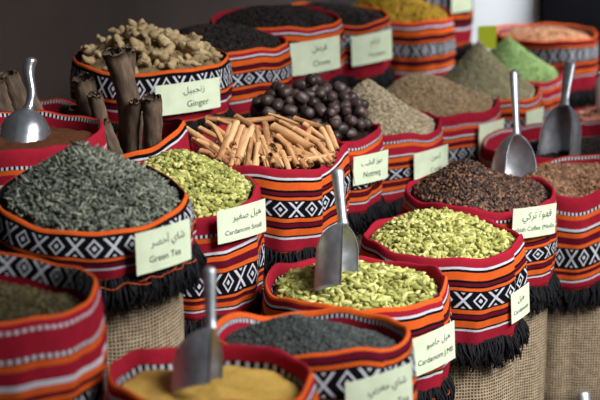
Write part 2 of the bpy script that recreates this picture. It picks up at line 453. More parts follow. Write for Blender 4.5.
def grain_heap(s, name, hz, mat, label, cat, proto, N, **kw):
    """a heap nobody could count: base body and its grains in one mesh"""
    V, F, T = scatter(s, hz, proto, N, **kw)
    n = 72; rings = 24; B = [(0, 0, hz(0, 0)-.004)]
    for i in range(1, rings+1):
        for j in range(n):
            t = 2*PI*j/n; r = i/rings*(s.rho(t)-.020); x, y = r*math.cos(t), r*math.sin(t)
            B.append((x, y, hz(x, y)-.004))
    BF = [(0, 1+j, 1+(j+1) % n) for j in range(n)]
    for i in range(rings-1):
        a = 1+i*n
        BF += [(a+j, a+n+j, a+n+(j+1) % n, a+(j+1) % n) for j in range(n)]
    B.append((0, 0, min(v[2] for v in B)-.05)); b = len(B)-1; a = 1+(rings-1)*n
    BF += [(a+(j+1) % n, a+j, b) for j in range(n)]
    BF = tri(BF)
    V = np.concatenate([np.array(B), V]); FF = np.concatenate([BF, F+len(B)])
    T = np.concatenate([RNG.uniform(0, .35, len(B)), T])
    o = link_mesh(name, V, FF, mat, tint=T); o.location = (s.c.x, s.c.y, 0)
    return tag(o, label, cat, None, 'stuff')
def individuals(s, hz, name, mesh_objs, N, label, cat, group, rfun, lift, flat, size):
    """N separate things sharing a few meshes, spread evenly over the heap"""
    protos = mesh_objs; first = True; pts = []
    tries = 0; dmin = rfun
    while len(pts) < N and tries < 60000:
        tries += 1
        a = RNG.uniform(0, 2*PI); q = math.sqrt(RNG.uniform(0, 1))*.95
        r = q*(s.rho(a)-.024); x, y = r*math.cos(a), r*math.sin(a)
        if all((x-p[0])**2+(y-p[1])**2 > dmin*dmin for p in pts): pts.append((x, y))
    M = rots(len(pts), flat)
    for i, (x, y) in enumerate(pts):
        k = i % len(protos)
        o = protos[k] if i < len(protos) else protos[k].copy()
        if i >= len(protos): COL.objects.link(o)
        sc = RNG.uniform(*size)
        o.matrix_world = Matrix.Translation((s.c.x+x, s.c.y+y, hz(x, y)+RNG.uniform(*lift))) @ Matrix(M[i].tolist()).to_4x4() @ Matrix.Scale(sc, 4)
        tag(o, label, cat, group)
# ------------------------------------------------------------------ scoops
def scoop(joint, tip, top, opening, r, label, alpha=92, depth=1.3, hand=(.010, .013), taper=.45, bend=0.0, off=.3, mat=None):
    """joint = where handle meets bowl, tip = lip of the bowl, top = end of the handle, opening = direction the bowl opens to"""
    J, T, H, O = Vector(joint), Vector(tip), Vector(top), Vector(opening)
    root = empty('metal_scoop', J, label, 'scoop')
    ax = (T-J); L = ax.length; ax.normalize(); O = (O-ax*O.dot(ax)).normalized(); S = ax.cross(O)
    nr, na = 30, 40; outer, inner = [], []
    for i in range(nr+1):
        q = i/nr; t = q**1.8
        k = math.sqrt(max(0, 1-(1-min(1, t/taper))**2)) if t < taper else 1.0
        rr = r*max(k, .03)*(.95+.08*t)
        for j in range(na+1):
            a = math.radians(alpha)*(2*j/na-1); e = abs(2*j/na-1)
            tt = t*L*(1 - .08*t*e**2)
            for lst, rad in ((outer, rr), (inner, max(rr-.0024, .0004))):
                lst.append(ax*(tt + (.0024 if lst is inner else 0)*(1-t)) - O*(rad*math.cos(a)*depth - r*off*k) + S*(rad*math.sin(a)))
    n1 = (nr+1)*(na+1); F = [tuple(x) for x in grid_faces(nr+1, na+1, False)]
    F += [tuple(i+n1 for i in f[::-1]) for f in F]
    w = na+1
    for i in range(nr):
        F.append((i*w, n1+i*w, n1+(i+1)*w, (i+1)*w)); F.append((i*w+na, (i+1)*w+na, n1+(i+1)*w+na, n1+i*w+na))
    for j in range(na): F.append((nr*w+j, n1+nr*w+j, n1+nr*w+j+1, nr*w+j+1)); F.append((j, j+1, n1+j+1, n1+j))
    mat = mat or METAL
    link_mesh('bowl', outer+inner, F, mat, root)
    en = H-J; st = ax*(L*.035); hx = (en-st).normalized()
    hs = (S-hx*S.dot(hx)).normalized(); ho = hx.cross(hs)
    V, seg, n = [], 16, 26
    for i in range(n+1):
        q = i/n; p = st.lerp(en, q) + hs*(bend*math.sin(q*2*PI))
        k = .62+.38*q**1.4 + .25*max(0, 1-q*7)
        if q > .90: k *= math.sqrt(max(.02, 1-((q-.90)/.10)**2))
        for j in range(seg):
            a = 2*PI*j/seg; V.append(p + ho*(hand[0]*k*math.cos(a)) + hs*(hand[1]*k*math.sin(a)))
    F = [tuple(x) for x in grid_faces(n+1, seg)]; F.append(tuple(range(seg))[::-1]); F.append(tuple(range(n*seg, (n+1)*seg)))
    link_mesh('handle', V, F, mat, root)
    return root
# ================================================================== THE SACKS
# key, px, py, width px, W, H, cloth, ...
SK = {}
def S(key, *a, **k): SK[key] = make_sack(key, *a, **k); return SK[key]
S('A', 443, 235, 158, .40, .225, 'plain', 'striped sack heaped with green cardamom pods, no scoop in it, right of the middle', 11, tilt=(.0, .004), bumps=((-22, .010, 16), (150, .010, 16)), seam=-38)
S('B', 357, 281, 180, .42, .225, 'orange', 'striped sack of green cardamom pods with a metal scoop standing in it', 12, tilt=(.004, .004), bumps=((-14, .022, 12), (165, .016, 18), (75, -.004, 30)), seam=-30, threads=3)
S('C', 312, 331, 196, .38, .20, 'bandlow', 'sack of dark tea grains in front of the cardamom sack with the scoop', 13, tilt=(.0, -.014), bumps=((-12, .012, 14), (150, .008, 14)), seam=-48)
S('D', 213, 374, 202, .35, .22, 'orange', 'sack of yellow powder with a scoop, nearest at the bottom of the photo', 14, tilt=(-.006, -.002), bumps=((-10, .014, 14), (178, .012, 14)))
S('E', -12, 285, 218, .38, .27, 'rolled', 'sack with a thick rolled red rim at the left edge, cut by the photo',  15, tilt=(-.012, .006), inner=.62, wob=.8)
S('F', 91, 194, 190, .40, .115, 'band', 'tall sack heaped with dark green tea, black fringe above bare burlap', 16, tilt=(-.004, .030), bumps=(), fringe=1500, flare=.012, wob=.7, threads=5)
S('G', 186, 192, 150, .36, .27, 'dotted2', 'small sack of green cardamom pods between the green tea and the cinnamon sticks', 17, tilt=(.006, .014), bumps=((-8, .018, 12),))
S('H', 268, 146, 155, .42, .235, 'plain', 'striped sack filled with cinnamon sticks', 18, tilt=(-.004, .016), bumps=((-15, .018, 14), (172, .012, 16)), seam=-48)
S('I', 311, 126, 142, .42, .225, 'dotted', 'striped sack filled with dark round nutmegs', 19, tilt=(.0, .008))
S('J', 378, 122, 130, .42, .22, 'dotted', 'sack with a steep cone of grey brown seed beside the nutmegs', 20, tilt=(.0, .006), bumps=((-8, .014, 14),))
S('K', 436, 101, 125, .44, .22, 'dotted2', 'sack heaped with brown seed behind the steep cone of seed', 21, tilt=(-.004, .006), bumps=((-10, .02, 12),))
S('L', 483, 90, 115, .44, .22, 'orange', 'sack with a tall pale khaki heap in the back row', 22, tilt=(0, .004), bumps=((-6, .012, 12),))
S('M', 512, 72, 104, .44, .24, 'dotted', 'sack heaped with bright green powder in the back row', 23, tilt=(0, .004))
S('N', 546, 32, 104, .48, .25, 'bandlow', 'farthest sack at the right, filled with pale orange chips', 24, tilt=(0, .004), wob=.7)
S('O', 481, 190, 147, .41, .245, 'dotted', 'striped sack heaped with dark roasted coffee beans', 25, tilt=(.0, .008))
S('P', 572, 177, 140, .43, .30, 'dotted2', 'sack of light brown beans at the right edge behind the dark coffee', 26, tilt=(.0, .0), bumps=((50, .030, 30), (-45, .050, 26), (-100, -.004, 20)))
S('Q', 556, 142, 146, .49, .25, 'dotted2', 'sunken sack with dark contents behind the light brown beans, holding an upright scoop', 27, tilt=(.0, .004), bumps=((35, .045, 40), (178, -.004, 30)))
S('R', 16, 130, 172, .41, .25, 'dotted2', 'sack of brown powder with a shiny round scoop at the left wall', 28, tilt=(.004, .006))
S('T', 150, 56, 156, .46, .16, 'band', 'sack of pale ginger roots against the dark wall', 30, tilt=(.0, .008), wob=.6)
S('St', 120, 143, 131, .345, .22, 'slope', 'sack holding upright pieces of rolled bark in front of the ginger', 29, tilt=(.055, .0))
S('U', 219, 41, 135, .44, .205, 'orange', 'sack of black spice standing right behind the ginger', 31, tilt=(0, .004))
S('V', 275, 18, 130, .46, .21, 'orange', 'sack with a tilted card, second behind the ginger, along the dark wall', 32, tilt=(0, .004))
S('W', 328, 14, 125, .50, .22, 'bandlow', 'sack with a blurred card at the top of the photo, third behind the ginger', 33, tilt=(0, .004))
S('X', 397, 13, 112, .50, .29, 'orange', 'sack of yellow dried flowers at the top edge of the photo', 34, tilt=(0, .004))
S('Y', 420, -22, 105, .50, .31, 'band', 'last sack along the wall, its pale card cut by the top of the photo', 35)
S('Z', 3, 112, 150, .42, .22, 'dotted2', 'sack with dark rolled bark in the corner behind the shiny round scoop', 36)
S('Ra', 622, 116, 112, .42, .22, 'dotted', 'half hidden sack at the right edge with a white jug in it', 37)
S('Rb', 607, 455, 190, .40, .22, 'dotted', 'sack below the right corner of the photo, only its scoop showing', 38)
# ------------------------------------------------------------------ cards
name_card(SK['A'], 55, .64, .092, .080, [(arabic('هيل'), .020, .0, .014), ('Cardamom', .016, .0, -.016)], roll=6)
name_card(SK['B'], 47, .50, .150, .092, [(arabic('هيل جامبو'), .021, .012, .018), ('Cardamom J.MB', .019, .002, -.018)], roll=4)
name_card(SK['C'], 37, .42, .160, .090, [(arabic('شاي مغربي'), .021, .016, .018), ('Moroccan Tea', .021, .008, -.022)], roll=3)
name_card(SK['F'], 46, .46, .150, .088, [(arabic('شاي أخضر'), .022, .010, .016), ('Green Tea', .020, .0, -.018)], roll=2, out=.016)
name_card(SK['G'], 43, .10, .150, .080, [(arabic('هيل صغير'), .022, .014, .016), ('Cardamom Small', .0165, .002, -.018)], roll=2)
cI = name_card(SK['I'], 48, .38, .155, .085, [(arabic('جوز الطيب'), .022, .0, .018), ('Nutmeg', .024, .0, -.016)], roll=-1, out=.012)
pv, pf = tube([(0, 0, .02), (0, .0, -.045)], [.0016, .0008], 6)
pin = link_mesh('pin', pv, pf, NT('pin wood').set(Base_Color=srgb(96, 60, 36), Roughness=.6).m, cI)
pin['label'] = 'thin brown pin'
_t = math.radians(-90+48-19); pin.location = (math.cos(_t)*(SK['I'].R+.034), math.sin(_t)*(SK['I'].R+.034), SK['I'].c.z-.38*.225); pin.rotation_euler = (0, -.35, _t)
name_card(SK['J'], 46, .42, .165, .095, [(arabic('كمون'), .022, .016, .02), ('Cumin', .022, .018, -.02)], roll=2)
name_card(SK['K'], 50, .44, .15, .12, [])
name_card(SK['L'], 52, .40, .12, .10, [])
name_card(SK['O'], 35, .13, .155, .085, [(arabic('قهوة تركي'), .027, .006, .018), ('rkish Coffee (Mediu', .0175, .002, -.018)], roll=-2)
name_card(SK['T'], 30, .48, .205, .088, [(arabic('زنجبيل'), .026, .016, .020), ('Ginger', .026, .026, -.020)], roll=2)
name_card(SK['V'], 37, .46, .215, .115, [(arabic('قرنفل'), .028, .012, .026), ('Cloves', .028, .02, -.026)], roll=2)
name_card(SK['W'], 38, .42, .205, .118, [(arabic('كركم'), .028, .012, .026), ('Turmeric', .024, .02, -.026)], roll=3)
name_card(SK['Y'], 42, .24, .14, .11, [])
# ================================================================== CONTENTS
POD = spindle(7, 9, .0128, .0056, 3, .16, .75, .18)
M_POD = grain_mat('cardamom pod', [(80, 78, 28), (138, 139, 68), (172, 170, 94), (206, 200, 136)], .6, .3, 260)  # darkest tint also stands in for shade in the gaps between pods
M_POD_I = grain_mat('cardamom pod loose', [(80, 78, 28), (138, 139, 68), (172, 170, 94), (206, 200, 136)], .6, .3, 260, True)  # same dark end, gap shade put into the pod colour
hzA = heap_surface(SK['A'], .062, .026, (-.01, .03)); hzB = heap_surface(SK['B'], .050, .033, (.0, .04)); hzG = heap_surface(SK['G'], .095, .012, (-.03, .02))
grain_heap(SK['A'], 'cardamom_heap', hzA, M_POD, 'heap of green cardamom pods in the sack right of the middle', 'cardamom', POD, 2300, lift=(-.005, .007), flat=.4)
grain_heap(SK['B'], 'cardamom_heap', hzB, M_POD, 'cardamom pods filling the sack around the standing scoop', 'cardamom', POD, 1900, lift=(-.008, .001), flat=.3)
grain_heap(SK['G'], 'cardamom_heap', hzG, M_POD, 'heap of small cardamom pods beside the green tea', 'cardamom', spindle(7, 8, .0100, .0050, 3, .16, .75, .15), 2200, lift=(-.004, .005), flat=.35)
podm = [link_mesh('cardamom_pod', *spindle(7, 10, .0128*a, .0056*b, 3, .17, .8, .25), M_POD_I) for a, b in ((1, 1), (1.1, .95), (.92, 1.05), (1.05, 1.05))]
individuals(SK['B'], hzB, 'cardamom_pod', podm, 300, 'green cardamom pod on top of the heap around the standing scoop', 'cardamom pod', 'cardamom pods around the standing scoop', .0125, (.002, .006), .3, (.9, 1.15))
# coffee
BEAN = spindle(6, 8, .0072, .0054, 0, 0, .6, 0, .75)
M_BEAN = grain_mat('dark coffee bean', [(22, 14, 10), (46, 28, 19), (76, 48, 33), (128, 92, 66)], .5, .4, 120)
M_BEAN_I = grain_mat('dark coffee bean loose', [(22, 14, 10), (46, 28, 19), (76, 48, 33), (128, 92, 66)], .5, .4, 120, True)
M_BEAN2 = grain_mat('light brown bean', [(64, 42, 28), (100, 68, 46), (132, 94, 66), (164, 124, 92)], .55, .4, 120)
hzO = heap_surface(SK['O'], .095, .012, (-.045, .0), 1.5, soft=.06); hzP = heap_surface(SK['P'], .060, .032, (-.07, .04), 1.8)
grain_heap(SK['O'], 'coffee_heap', hzO, M_BEAN, 'heap of dark roasted coffee beans', 'coffee', BEAN, 4300, lift=(-.003, .003), flat=.4)
def bean_mesh(k):
    V, F = spindle(8, 10, .0074, .0056, 0, 0, .6, 0, .78)
    m = V[:, 2] > .0012                      # the crease along the flat face
    V[:, 2] = np.where(V[:, 2] > .0018, .0018, V[:, 2]); V[:, 2] -= np.where((np.abs(V[:, 1]) < .0009) & m, .0012, 0)
    return link_mesh('coffee_bean', V*k, F, M_BEAN_I)
beans = [bean_mesh(k) for k in (1, 1.08, .94)]
sO = SK['O']
individuals(sO, hzO, 'coffee_bean', beans, 300, 'dark coffee bean lying on top of the coffee heap', 'coffee bean', 'loose beans on the dark coffee heap', .014, (.002, .005), .3, (.95, 1.15))
grain_heap(SK['P'], 'bean_heap', hzP, M_BEAN2, 'heap of light brown beans behind the dark coffee', 'beans', BEAN, 3600, size=(1, 1.3), flat=.4)
# teas
LEAF = spindle(5, 5, .0115, .0034, 0, 0, .6, .3, .7)
M_TEA = grain_mat('green tea leaf', [(50, 52, 46), (84, 88, 78), (116, 120, 106), (152, 152, 134)], .8, .2, 200)
M_TEA2 = grain_mat('dark tea grain', [(34, 36, 36), (62, 66, 64), (92, 98, 94)], .75, .25, 200)
hzF = heap_surface(SK['F'], .105, .012, (-.02, .02), 1.6); hzC = heap_surface(SK['C'], .062, .036, (-.03, .0), 1.8)
grain_heap(SK['F'], 'tea_heap', hzF, M_TEA, 'tall heap of dark green tea leaves', 'tea', LEAF, 5200, size=(.7, 1.35), lift=(-.003, .006), flat=.55)
grain_heap(SK['C'], 'tea_heap', hzC, M_TEA2, 'low heap of nearly black tea grains', 'tea', spindle(4, 5, .0042, .0024, 0, 0, .6, 0, .8), 9000, size=(.7, 1.3), lift=(-.002, .003), flat=.5)
# powders and seeds
M_YEL = powder_mat('yellow powder', [(176, 134, 56), (206, 166, 82), (226, 190, 108)], 260)
M_BRN = powder_mat('brown powder', [(64, 36, 22), (104, 62, 38)], 180)
heap_base(SK['D'], 'powder_heap', heap_surface(SK['D'], .024, .038, (0, .02)), M_YEL, 'yellow ground spice around the nearest scoop', 'spice powder', .0022, 3)
heap_base(SK['R'], 'powder_heap', heap_surface(SK['R'], .03, .035), M_BRN, 'brown ground spice under the shiny round scoop', 'spice powder', .002, 4)
SEED = spindle(4, 5, .0050, .0017, 0, 0, .7)
def seedmat(n, c): return grain_mat(n, c, .75, .25, 200)
M_CUM = seedmat('cumin seed', [(124, 108, 86), (162, 146, 118), (192, 176, 146), (212, 198, 172)])
M_CUM2 = seedmat('brown seed', [(128, 106, 78), (166, 142, 108), (198, 172, 138)])
M_KHA = seedmat('khaki seed', [(136, 128, 98), (168, 160, 126), (196, 186, 152)])
hzJ = heap_surface(SK['J'], .148, .012, (-.035, .0), 1.75, soft=.02); hzK = heap_surface(SK['K'], .100, .012, (-.06, .0), 2.0)
hzL = heap_surface(SK['L'], .205, .012, (-.02, 0), 1.35, soft=.03); hzM = heap_surface(SK['M'], .155, .012, (-.02, 0), 1.6)
grain_heap(SK['J'], 'seed_heap', hzJ, M_CUM, 'steep cone of grey brown cumin seed', 'seeds', SEED, 8000, size=(.8, 1.3), flat=.5)
grain_heap(SK['K'], 'seed_heap', hzK, M_CUM2, 'broad heap of brown seed behind the steep cone', 'seeds', SEED, 6500, size=(.9, 1.4), flat=.5)
grain_heap(SK['L'], 'seed_heap', hzL, M_KHA, 'tall pale khaki heap of seed in the back row', 'seeds', SEED, 6500, size=(.8, 1.3), flat=.5)
grain_heap(SK['M'], 'powder_heap', hzM, seedmat('green herb', [(104, 128, 74), (136, 164, 100), (164, 188, 126)]), 'bright green heap in the back row', 'spice powder', spindle(4, 5, .0050, .003), 6000, size=(.8, 1.4), flat=.5)
CHIP = spindle(4, 5, .014, .008, 0, 0, .7, 0, .4)
grain_heap(SK['N'], 'chip_heap', heap_surface(SK['N'], .05, .045), seedmat('pale orange chip', [(150, 96, 66), (196, 140, 104), (220, 176, 140)]), 'pale orange dried chips in the farthest right sack', 'dried chips', CHIP, 1600, flat=.5)
M_DARK = seedmat('black spice', [(16, 13, 13), (34, 28, 26), (54, 44, 40)])
DK = spindle(4, 5, .007, .0035)
for key, h, d, nm, lb, n in (('U', .06, .012, 'clove_heap', 'heap of black spice behind the ginger', 3500), ('V', .05, .016, 'clove_heap', 'heap of black spice in the sack with the tilted card', 3000),
        ('W', .05, .02, 'spice_heap', 'dark spice in the third sack behind the ginger', 2500), ('Q', .02, .06, 'spice_heap', 'dark spice around the upright scoop at the right', 2500),
        ('E', .02, .055, 'spice_heap', 'dark spice inside the thick rolled rim', 3000), ('Y', .03, .02, 'spice_heap', 'dark spice in the last sack along the wall', 600), ('Rb', .02, .05, 'spice_heap', 'dark spice in the sack below the right corner', 800)):
    grain_heap(SK[key], nm, heap_surface(SK[key], h, d), M_DARK if key != 'E' else seedmat('olive spice', [(40, 34, 20), (70, 60, 36), (96, 86, 54)]), lb, 'spice', DK, n, flat=.5)
grain_heap(SK['X'], 'flower_heap', heap_surface(SK['X'], .13, .012, (-.03, 0), 1.6), seedmat('yellow flower', [(96, 70, 10), (146, 112, 16), (176, 142, 28)]), 'yellow dried flowers at the top edge', 'dried flowers', spindle(4, 6, .010, .008), 2200, flat=.6)
grain_heap(SK['Ra'], 'chip_heap', heap_surface(SK['Ra'], .03, .014), seedmat('orange and white chip', [(150, 50, 34), (196, 120, 90), (222, 206, 186)]), 'orange and white chips under the white jug', 'dried chips', CHIP, 900, flat=.5)
# ------------------------------------------------------------------ piling helper for larger pieces
def pile(s, hz, N, r, rmax=.86, cand=14, seed=3):
    rnd = random.Random(seed); P = []
    for _ in range(N):
        best = None
        for _c in range(cand):
            a = rnd.uniform(0, 2*PI); q = math.sqrt(rnd.random())*rmax
            d = q*(s.rho(a)-.02); x, y = d*math.cos(a), d*math.sin(a); z = hz(x, y)
            for p in P:
                dd = (x-p[0])**2+(y-p[1])**2
                if dd < 4*r*r: z = max(z, p[2]+math.sqrt(4*r*r-dd))
            sc = z + 1.0*math.hypot(x, y)*.45
            if best is None or sc < best[0]: best = (sc, x, y, z)
        P.append(best[1:])
    return P
# nutmegs
def nutmeg_mat():
    k = NT('nutmeg shell'); nz = k.noise(70, 4, rough=.6)
    r = k.n('ShaderNodeObjectInfo').outputs['Random']
    f = k.math('ADD', k.math('MULTIPLY', nz, .6), k.math('MULTIPLY', r, .4))
    k.set(Base_Color=k.ramp(f, [(.2, srgb(32, 23, 22)), (.55, srgb(62, 47, 43)), (.9, srgb(104, 82, 74))]), Roughness=.48)
    k.bump(nz, .6, .003); return k.m
M_NUT = nutmeg_mat()
def nut_mesh(seed):
    rnd = random.Random(seed); ph = [rnd.uniform(0, 6) for _ in range(6)]
    V, F = spindle(14, 20, .0218, .0180, 0, 0, .5, .03)
    for v in V:
        a = math.atan2(v[2], v[1]); k = 1+.025*math.sin(3*a+ph[0]+v[0]*60)+.02*math.sin(7*a+ph[1]-v[0]*90)+.012*math.sin(v[0]*260+ph[2]+2*a)
        v[1] *= k; v[2] *= k
    return link_mesh('nutmeg', V, F, M_NUT)
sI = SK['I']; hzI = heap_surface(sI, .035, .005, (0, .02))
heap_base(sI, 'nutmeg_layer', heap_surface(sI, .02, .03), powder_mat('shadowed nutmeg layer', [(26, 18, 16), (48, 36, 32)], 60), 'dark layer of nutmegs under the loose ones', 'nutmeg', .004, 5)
nuts = [nut_mesh(i) for i in range(4)]
for i, (x, y, z) in enumerate(pile(sI, hzI, 175, .0172, .88, 16, 5)):
    o = nuts[i] if i < 4 else nuts[i % 4].copy()
    if i >= 4: COL.objects.link(o)
    o.location = (sI.c.x+x, sI.c.y+y, z+.004); o.rotation_euler = (random.uniform(0, 6), random.uniform(-.6, .6), random.uniform(0, 6)); k = random.uniform(.86, 1.02); o.scale = (k, k, k)
    tag(o, 'dark brown nutmeg in the pile beside the steep seed cone', 'nutmeg', 'nutmegs in the pile')
# ginger
def ginger_mat():
    k = NT('dried ginger'); nz = k.noise(40, 5, rough=.65)
    f = k.math('ADD', k.math('MULTIPLY', nz, .7), k.math('MULTIPLY', k.n('ShaderNodeObjectInfo').outputs['Random'], .3))
    k.set(Base_Color=k.ramp(f, [(.2, srgb(104, 84, 56)), (.5, srgb(160, 136, 98)), (.85, srgb(198, 176, 134))]), Roughness=.85)
    k.bump(nz, .8, .006); return k.m
M_GIN = ginger_mat()
def ginger_mesh(seed):
    rnd = random.Random(seed); V, F = [], []
    n = 12; L = rnd.uniform(.075, .105); cv = rnd.uniform(-.018, .018); ph = rnd.uniform(0, 6)
    def add(path, rad):
        b = len(V); v, f = tube(path, rad, 12); V.extend(v); F.extend(tuple(i+b for i in q) for q in f)
    path = [((i/n-.5)*L, cv*math.cos((i/n-.5)*3), .003*math.sin(i*1.3+ph)) for i in range(n+1)]
    rad = [.0145*max(.12, math.sin(PI*min(.97, max(.03, i/n)))**.45)*(1+.2*math.sin(i*1.9+ph)) for i in range(n+1)]
    add(path, [(r, r*.75) for r in rad])
    for k in range(rnd.choice((2, 3))):          # side fingers of the root
        i = rnd.randint(2, n-3); p = Vector(path[i]); sd = rnd.choice((-1, 1)); l = rnd.uniform(.022, .036)
        d = Vector((rnd.uniform(-.6, .6), sd, rnd.uniform(-.2, .4))).normalized()
        add([p+d*(l*q/6) for q in range(7)], [.0112, .0118, .012, .0118, .0105, .0075, .002])
    return link_mesh('ginger_root', V, F, M_GIN)
sT = SK['T']; hzT = heap_surface(sT, .055, .012, (.01, .02), 1.6)
heap_base(sT, 'ginger_layer', heap_surface(sT, .05, .02), powder_mat('ginger layer', [(90, 72, 48), (140, 118, 84)], 40), 'layer of ginger under the loose roots', 'ginger', .006, 6)
gin = [ginger_mesh(i) for i in range(6)]
for i, (x, y, z) in enumerate(pile(sT, hzT, 84, .0185, .88, 12, 8)):
    o = gin[i] if i < 6 else gin[i % 6].copy()
    if i >= 6: COL.objects.link(o)
    o.location = (sT.c.x+x, sT.c.y+y, z+.002); o.rotation_euler = (random.uniform(0, 6), random.uniform(-.5, .5), random.uniform(0, 6)); k = random.uniform(.75, 1.1); o.scale = (k, k, k)
    tag(o, 'pale knobbly dried ginger root in the heap by the wall', 'ginger', 'ginger roots in the heap')
# cinnamon
def quill(L, r, seed, turns=1.35, thick=.0016, nl=9, rough=.0, r0=.42, fill=1.6, bend=.05):
    """a rolled piece of bark: two scrolls meeting, hollow at the ends"""
    rnd = random.Random(seed); cs = []
    m = 30; T = turns*2*PI
    for i in range(m+1):
        a = T*i/m; k = r*(r0+(1-r0)*min(1, (i/m)*fill))
        cs.append((k*math.cos(a), k*math.sin(a), a))
    prof = [((x+math.cos(a)*thick/2), (y+math.sin(a)*thick/2)) for x, y, a in cs] + [((x-math.cos(a)*thick/2), (y-math.sin(a)*thick/2)) for x, y, a in reversed(cs)]
    n = len(prof); V, F = [], []; bx, by = rnd.uniform(-bend, bend), rnd.uniform(-bend, bend); ph = rnd.uniform(0, 6)
    for i in range(nl+1):
        q = i/nl-.5; sc = 1+.05*math.sin(q*7+ph)
        for j, (x, y) in enumerate(prof):
            e = rnd.uniform(-.002, .002)*(1 if bend < .1 else 2.5) if i in (0, nl) else 0
            w = 1+rough*math.sin(j*.9+ph+q*23)+rough*.7*math.sin(j*.37-q*41)
            V.append((q*L+e, x*sc*w+bx*L*(q*q-.25), y*sc*w+by*L*(q*q-.25)))
    F = [tuple(x)[::-1] for x in grid_faces(nl+1, n)]
    F += [tuple(f) for f in ([(k, (n-1-k), (n-2-k), k+1) for k in range(m)] + [(nl*n+k, nl*n+k+1, nl*n+n-2-k, nl*n+n-1-k) for k in range(m)])]
    return V, F
def bark_mat(name, cols, sc, rand=True, bd=.002):
    k = NT(name)
    tc = k.n('ShaderNodeTexCoord').outputs['Object']; mp = k.n('ShaderNodeMapping'); mp.inputs['Scale'].default_value = (.22, 1, 1); k.l(tc, mp.inputs[0])
    nz = k.noise(sc, 5, mp.outputs[0], .65); f = nz
    if rand: f = k.math('ADD', k.math('MULTIPLY', nz, .6), k.math('MULTIPLY', k.n('ShaderNodeObjectInfo').outputs['Random'], .4))
    k.set(Base_Color=k.ramp(f, [(.2+.6*i/(len(cols)-1), srgb(*c)) for i, c in enumerate(cols)]), Roughness=.75)
    k.b.inputs['Specular IOR Level'].default_value = .25
    k.bump(nz, .5, bd); return k.m
M_CIN = bark_mat('cinnamon bark', [(116, 76, 46), (178, 128, 84), (206, 160, 112), (222, 186, 140)], 130)
M_BARK = bark_mat('rough grey brown bark', [(52, 42, 35), (94, 77, 62), (136, 116, 95)], 60, False, .006)
cin = [link_mesh('cinnamon_stick', *quill(l, r, i), M_CIN) for i, (l, r) in enumerate(((.130, .0106), (.138, .0118), (.126, .0098), (.134, .0110), (.13, .0124), (.124, .0092)))]
sH = SK['H']; hzH = heap_surface(sH, .045, .004, (-.01, .03))
heap_base(sH, 'cinnamon_layer', heap_surface(sH, .01, .055), powder_mat('cinnamon pieces', [(60, 36, 22), (112, 74, 46)], 50), 'layer of broken cinnamon under the sticks', 'cinnamon', .006, 7)
NC = [0]
CLAB = 'pale brown rolled cinnamon stick in the striped sack'
def stick(c, d, sc=1.0, roll=None):
    i = NC[0]; NC[0] += 1
    o = cin[i] if i < 6 else cin[i % 6].copy()
    if i >= 6: COL.objects.link(o)
    d = Vector(d).normalized(); q = d.to_track_quat('X', 'Z')
    rl = Matrix.Rotation(random.uniform(0, 6) if roll is None else roll, 4, 'X')
    o.matrix_world = Matrix.Translation(c) @ q.to_matrix().to_4x4() @ rl @ Matrix.Scale(sc, 4)
    tag(o, CLAB, 'cinnamon stick', 'cinnamon sticks in the sack')
def dirs(ang, fwd, up=0):  # direction seen at angle ang in the photograph, leaning fwd towards the viewer
    return (math.cos(math.radians(ang)), -fwd, math.sin(math.radians(ang)))
rc = random.Random(21)
def stick2(x0, y0, x1, y1, sc=1.0, lift=0.0):
    """a stick whose ends show at two pixels: the heap falls towards the viewer, so the lower end lies nearer"""
    zf = lambda y: sH.Z - .015 - (y-128)*.0033 - lift
    p, q = at(x0, y0, zf(y0)), at(x1, y1, zf(y1))
    stick((p+q)/2, q-p, sc*min(1.12, max(.72, (q-p).length/.128)))
for i in range(34):      # under layer
    a = rc.uniform(0, 2*PI); q = math.sqrt(rc.random())*.70; x, y = q*sH.R*math.cos(a), q*sH.R*math.sin(a)
    ang = rc.gauss(65 if x < 0 else 145, 25)
    d = Vector((math.cos(math.radians(ang)), -.75+rc.uniform(-.3, .3), math.sin(math.radians(ang))*.45))
    stick((sH.c.x+x, sH.c.y+y, hzH(x, y)-.026), d, rc.uniform(.7, .95))
for (x0, y0, x1, y1) in ((190, 131, 207, 142), (199, 136, 216, 147), (203, 130, 222, 140), (203, 144, 222, 152), (210, 124, 226, 136), (196, 142, 212, 153), (214, 129, 224, 148), (205, 152, 226, 158),
        (231, 126, 222, 153), (236, 124, 226, 150), (242, 127, 232, 156), (253, 128, 240, 158), (247, 131, 238, 160), (257, 128, 260, 157), (265, 123, 269, 151), (240, 119, 258, 130), (224, 122, 240, 128), (262, 150, 266, 165),
        (273, 127, 313, 150), (277, 136, 300, 158), (284, 142, 306, 161), (268, 140, 287, 160), (274, 150, 284, 167), (292, 148, 318, 158), (296, 130, 318, 142), (304, 124, 326, 141), (281, 160, 312, 157), (303, 160, 330, 156),
        (322, 129, 333, 154), (328, 128, 337, 150), (310, 128, 304, 148), (316, 143, 334, 158), (286, 124, 300, 132), (252, 120, 270, 118), (300, 120, 318, 126), (214, 119, 232, 121), (275, 118, 292, 124), (243, 152, 252, 166), (228, 150, 236, 164), (295, 152, 304, 166), (313, 150, 326, 161),
        (200, 140, 214, 158), (228, 138, 218, 162), (244, 143, 236, 167), (250, 140, 246, 168), (258, 146, 254, 170), (270, 144, 278, 169), (262, 138, 274, 164), (288, 146, 298, 166), (298, 144, 312, 165), (308, 146, 322, 162), (212, 148, 226, 163), (236, 150, 230, 168), (320, 146, 330, 160), (283, 156, 288, 170), (252, 134, 262, 156)):
    stick2(x0, y0, x1, y1)
